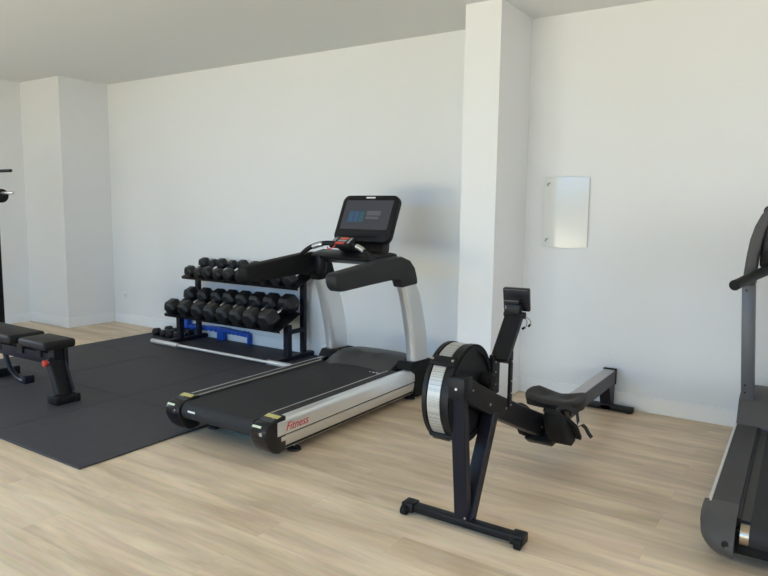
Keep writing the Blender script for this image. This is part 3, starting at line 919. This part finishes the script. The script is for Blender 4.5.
b = MB(); b.cyl(bar_pt(-5.41), bar_pt(-4.15), 0.0145, seg=16); b.build('shaft', M['bar_steel'], Bb)
for x0, x1, xc in ((-5.81, -5.41, -5.41), (-4.15, -3.72, -4.15)):
    b = MB(); b.cyl(bar_pt(x0), bar_pt(x1), 0.0245, seg=20, bev=0.003); sl = b.build('sleeve', M['bar_steel'], Bb)
    b = MB(); b.cyl(bar_pt(xc - 0.012), bar_pt(xc + 0.012), 0.0265, seg=20, bev=0.003); b.build('collar', M['steel'], sl)

# ------------------------------------------------------------------ blue frame on the floor under the rack
Bl = thing('exercise_frame', 'bright blue plastic exercise frame lying low against the wall beneath the rack', 'exercise frame', (-5.40, -0.09, MT))
b = MB(); b.box(-5.415, -5.315, -0.082, -0.020, MT, 0.150, 0.006); b.box(-5.395, -5.335, -0.086, -0.018, 0.045, 0.135, 0.004); b.build('centre_block', M['blue'], Bl)
for sgn, xe in ((1, -4.945), (-1, -5.84)):
    b = MB()
    x0 = -5.32 if sgn > 0 else -5.41
    b.beam((x0, -0.053, 0.128), (xe, -0.053, 0.108), 0.050, 0.045, 0.005, side=(0, 1, 0))
    for k in range(6):
        xx = x0 + (xe - x0) * (k + 0.5) / 6
        b.box(xx - 0.006, xx + 0.006, -0.081, -0.025, 0.09, 0.143, 0.002, 1)
    ra = b.build('rail', M['blue'], Bl)
    b = MB(); b.box(xe - 0.012, xe + 0.012, -0.081, -0.025, MT, 0.128, 0.004); b.build('rail_foot', M['blue'], ra)
b = MB(); b.box(-5.955, -5.885, -0.085, -0.020, MT, 0.275, 0.006); b.box(-5.89, -5.83, -0.078, -0.028, 0.09, 0.125, 0.004); b.build('end_upright', M['blue'], Bl)

# ------------------------------------------------------------------ weight bench
W = thing('weight_bench', 'black adjustable weight bench with two padded sections on the rubber mat', 'bench', (-5.2, -2.31, MT))
b = MB(); b.box(-4.965, -4.605, -2.440, -2.185, 0.393, 0.460, 0.024, 4); b.build('seat_pad', M['vinyl'], W)
b = MB(); b.box(-5.98, -5.06, -2.455, -2.165, 0.388, 0.460, 0.024, 4); b.build('back_pad', M['vinyl'], W)
b = MB(); b.beam((-4.66, -2.31, 0.312), (-5.95, -2.31, 0.290), 0.066, 0.085, 0.006, side=(0, 1, 0)); b.build('main_beam', M['steel_navy'], W)
b = MB(); b.box(-4.95, -4.64, -2.345, -2.275, 0.365, 0.396, 0.003, 1); b.box(-4.93, -4.90, -2.335, -2.285, 0.31, 0.37); b.box(-4.72, -4.64, -2.345, -2.275, 0.30, 0.37); b.box(-4.86, -4.80, -2.36, -2.26, 0.31, 0.39, 0.004, 1); b.build('seat_bracket', M['steel_black'], W)
b = MB(); b.box(-5.90, -5.10, -2.350, -2.270, 0.365, 0.398, 0.003, 1); b.box(-5.13, -5.06, -2.36, -2.26, 0.31, 0.39, 0.004, 1); b.box(-5.48, -5.40, -2.35, -2.27, 0.29, 0.385, 0.004, 1); b.build('back_bracket', M['steel_black'], W)
b = MB(); b.beam((-4.675, -2.325, 0.325), (-4.565, -2.325, 0.055), 0.105, 0.050, 0.005, side=(0, 1, 0)); lg = b.build('front_leg', M['steel_black'], W)
for y in (-2.384, -2.266):
    b = MB(); b.beam((-4.650, y, 0.285), (-4.55, y, 0.075), 0.012, 0.060, 0.002, 1, side=(0, 1, 0)); b.build('gusset', M['dark_grey'], lg)
b = MB(); b.box(-4.600, -4.485, -2.425, -2.255, MT, 0.066, 0.010, 2); b.box(-4.605, -4.48, -2.435, -2.395, MT, 0.074, 0.008, 2); b.box(-4.605, -4.48, -2.285, -2.245, MT, 0.074, 0.008, 2); b.build('front_foot', M['black'], W)
b = MB(); b.box(-4.675, -4.635, -2.265, -2.235, 0.235, 0.395, 0.008, 2); b.build('adjuster_handle', M['black'], W)
b = MB(); b.cyl((-4.655, -2.37, 0.297), (-4.655, -2.395, 0.297), 0.009, seg=12); pn = b.build('pull_pin', M['steel'], W)
b = MB(); b.cyl((-4.660, -2.386, 0.297), (-4.660, -2.418, 0.297), 0.021, 0.024, seg=20, bev=0.004); b.build('knob', M['red'], pn)
b = MB(); b.tube([(-5.43, -2.31, 0.38), (-5.425, -2.31, 0.29), (-5.39, -2.31, 0.20), (-5.33, -2.31, 0.12), (-5.23, -2.31, 0.07), (-5.13, -2.31, 0.065), (-5.085, -2.31, 0.085)], 0.021, 10, 2); b.box(-5.11, -5.06, -2.35, -2.27, 0.060, 0.125, 0.01, 2); b.build('curved_leg', M['steel_navy'], W)
b = MB(); b.beam((-5.72, -2.31, 0.27), (-5.68, -2.31, 0.06), 0.06, 0.06, 0.005, side=(0, 1, 0)); b.build('rear_leg', M['steel_navy'], W)
b = MB(); b.box(-5.72, -5.62, -2.52, -2.09, MT, 0.085, 0.008, 2); b.build('rear_foot', M['black'], W)

# ------------------------------------------------------------------ plate tree at the frame edge: only two pegs reach into view
Pt = thing('weight_plate_tree', 'black weight plate tree with two bare pegs, cut off by the frame beside the bench', 'weight rack', (-7.15, -1.5, 0.0))
b = MB(); b.box(-7.19, -7.11, -1.54, -1.46, 0.04, 1.86, 0.006); b.build('post', M['steel_black'], Pt)
b = MB(); b.box(-7.50, -6.98, -1.54, -1.46, 0.0, 0.05, 0.006); b.box(-7.19, -7.11, -1.80, -1.20, 0.0, 0.05, 0.006); b.build('base', M['steel_black'], Pt)
b = MB(); b.cyl((-7.12, -1.5, 1.782), (-6.755, -1.5, 1.782), 0.0155, seg=16, bev=0.003); b.build('peg', M['black'], Pt)
b = MB(); b.cyl((-7.12, -1.5, 1.562), (-6.735, -1.5, 1.562), 0.0145, seg=16, bev=0.003); pg = b.build('peg', M['steel'], Pt)
b = MB(); b.cyl((-6.985, -1.5, 1.535), (-6.960, -1.5, 1.535), 0.070, seg=28, bev=0.004); b.build('stop_flange', M['black'], pg)

# ------------------------------------------------------------------ second treadmill cut by the frame
E2 = thing('treadmill', 'grey treadmill cut off by the frame edge, with a rounded rear cap and slim upright', 'treadmill', (0.08, -1.2, 0.0))
X0, X1, DZ = -0.345, 0.505, 0.205
XM = (X0 + X1) / 2
b = MB(); b.box(X0 + 0.03, X1 - 0.03, -2.02, -0.15, 0.06, 0.17, 0.01); b.build('deck', M['black'], E2)
pr = [(-0.55, 0.198), (-2.01, 0.198)]
for k in range(1, 12):
    a = PI / 2 + PI * k / 12
    pr.append((-2.015 + 0.046 * math.cos(a), 0.152 + 0.046 * math.sin(a)))
pr += [(-2.01, 0.106), (-1.95, 0.106), (-1.95, 0.180), (-0.55, 0.180)]
b = MB(); b.prism(pr, 'x', X0 + 0.176, X1 - 0.176); b.build('running_belt', M['belt'], E2)
b = MB(); b.cyl((X0 + 0.143, -2.015, 0.150), (X1 - 0.143, -2.015, 0.150), 0.042, seg=28); b.build('rear_roller', M['brass'], E2)
b = MB(); b.box(X0 + 0.13, X1 - 0.13, -1.96, -0.56, 0.15, 0.186); b.build('slide_board', M['mid_grey'], E2)
for s in (1, -1):
    a = X0 if s > 0 else X1

    def xx(p, q):
        return sorted((a + s * p, a + s * q))
    x0, x1 = xx(0.016, 0.125)
    b = MB(); b.box(x0, x1, -1.885, -0.61, 0.150, DZ + 0.004, 0.003, 1)
    b.build('foot_rail', M['rib'], E2)
    x0, x1 = xx(0.0, 0.018)
    b = MB(); b.prism([(a + s * 0.0, 0.19), (a + s * 0.004, DZ + 0.002), (a + s * 0.018, DZ + 0.008), (a + s * 0.018, 0.10), (a + s * 0.01, 0.09)], 'y', -1.885, -0.60, 0.002, 1); b.build('side_trim', M['silver_low'], E2)
    x0, x1 = xx(0.126, 0.140)
    b = MB(); b.box(x0, x1, -2.0, -0.60, 0.12, 0.207, 0.002, 1); b.build('inner_edge', M['black'], E2)
    # rounded rear cap
    cp = []
    for k in range(15):
        q = k / 14
        ang = math.radians(90 + 152 * q)
        cp.append((-1.965 + 0.165 * math.cos(ang), 0.124 + 0.087 * math.sin(ang)))
    cp = [(-1.86, 0.211), (-1.92, 0.212)] + cp + [(-1.95, 0.052), (-1.86, 0.09)]
    rings = []
    n = 15
    for k in range(n):
        u = k / (n - 1)
        xq = a + s * (-0.010 + 0.136 * u)
        shrink = 0.42 + 0.58 * (1 - (1 - u) ** 2.0) ** 0.5
        rings.append([(xq, -1.90 + (y + 1.90) * (shrink if y < -1.90 else 1), 0.205 + (z - 0.205) * shrink) for y, z in cp])
    b = MB(); b.loft(rings); ec = b.build('end_cap', M['mid_grey'], E2, smooth=0.8)
    b = MB(); b.cyl((a + s * 0.098, -2.05, 0.150), (a + s * 0.098, -2.128, 0.136), 0.0135, seg=18); b.build('adjuster_hole', M['black_gloss'], ec)
    for y in (-1.80, -0.35):
        b = MB(); b.cyl((a + s * 0.09, y, 0.0), (a + s * 0.09, y, 0.02), 0.035); b.cyl((a + s * 0.09, y, 0.015), (a + s * 0.09, y, 0.07), 0.01, seg=10); b.build('levelling_foot', M['black'], E2)
    # upright post and the curved console arm
    b = MB(); b.loft([[(a + s * (q0 + dx), y, z) for dx, y in ((0, -0.545), (0.070, -0.545), (0.070, -0.455), (0, -0.455))] for z, q0 in ((0.33, 0.022), (1.035, -0.020))], bev=0.006); po = b.build('upright_post', M['post_grey'], E2)
    for z in (0.43, 0.385, 1.0):
        b = MB(); b.cyl((a + s * (0.062 - 0.055 * z), -0.5445, z), (a + s * (0.062 - 0.055 * z), -0.549, z), 0.006, seg=10); b.build('bolt', M['black'], po)
    outer = [(-0.364, 1.03), (-0.360, 1.10), (-0.352, 1.20), (-0.340, 1.30), (-0.320, 1.38), (-0.292, 1.445), (-0.255, 1.50), (-0.205, 1.535), (-0.14, 1.55)]
    inner = [(-0.294, 1.03), (-0.294, 1.10), (-0.288, 1.20), (-0.277, 1.30), (-0.262, 1.37), (-0.240, 1.42), (-0.210, 1.46), (-0.175, 1.482), (-0.13, 1.49)]
    pl = outer + inner[::-1]
    if s < 0:
        pl = [(2 * XM - x, z) for x, z in pl]
    b = MB(); b.prism(pl, 'y', -0.56, -0.43, 0.012, 3, 0.7); b.build('console_arm', M['mid_grey'], E2, smooth=0.9)
    # handrail
    hp_ = [(-0.376, -0.90, 1.060), (-0.350, -0.82, 1.072), (-0.320, -0.72, 1.088), (-0.27, -0.62, 1.115), (-0.20, -0.54, 1.145), (-0.12, -0.50, 1.155)]
    if s < 0:
        hp_ = [(2 * XM - x, y, z) for x, y, z in hp_]
    b = MB(); b.tube(hp_, 0.029, 16, 2); hr = b.build('handrail', M['dark_grey'], E2)
    b = MB(); b.cyl(hp_[0], Vector(hp_[0]) - (Vector(hp_[1]) - Vector(hp_[0])).normalized() * 0.008, 0.030, 0.026, seg=20); b.build('grip_end', M['black'], hr)
hq = [(-0.63, 0.10), (-0.63, 0.205), (-0.59, 0.275), (-0.55, 0.340), (-0.48, 0.362), (-0.40, 0.370), (-0.26, 0.375), (-0.16, 0.35), (-0.12, 0.28), (-0.11, 0.06), (-0.60, 0.06)]
b = MB(); b.prism(hq, 'x', X0 + 0.012, X1 - 0.012, 0.008, 2, 0.35); b.build('motor_hood', M['mid_grey'], E2)
b = MB(); b.box(-0.285, 0.445, -0.53, -0.44, 1.13, 1.50, 0.03, 4); con2 = b.build('console', M['dark_grey'], E2)
b = MB(); b.box(-0.262, -0.13, -0.60, -0.52, 1.16, 1.24, 0.012, 3); b.box(-0.12, 0.28, -0.60, -0.52, 1.13, 1.22, 0.012, 3); b.build('cup_tray', M['black_matte'], con2)
b = MB(); b.box(-0.12, 0.28, -0.536, -0.528, 1.27, 1.48, 0.003, 1); b.build('screen', M['black_gloss'], con2)
# it stands turned a degree off the wall's normal
E2.rotation_euler.z = math.radians(1.0)
E2.location.x += 0.004
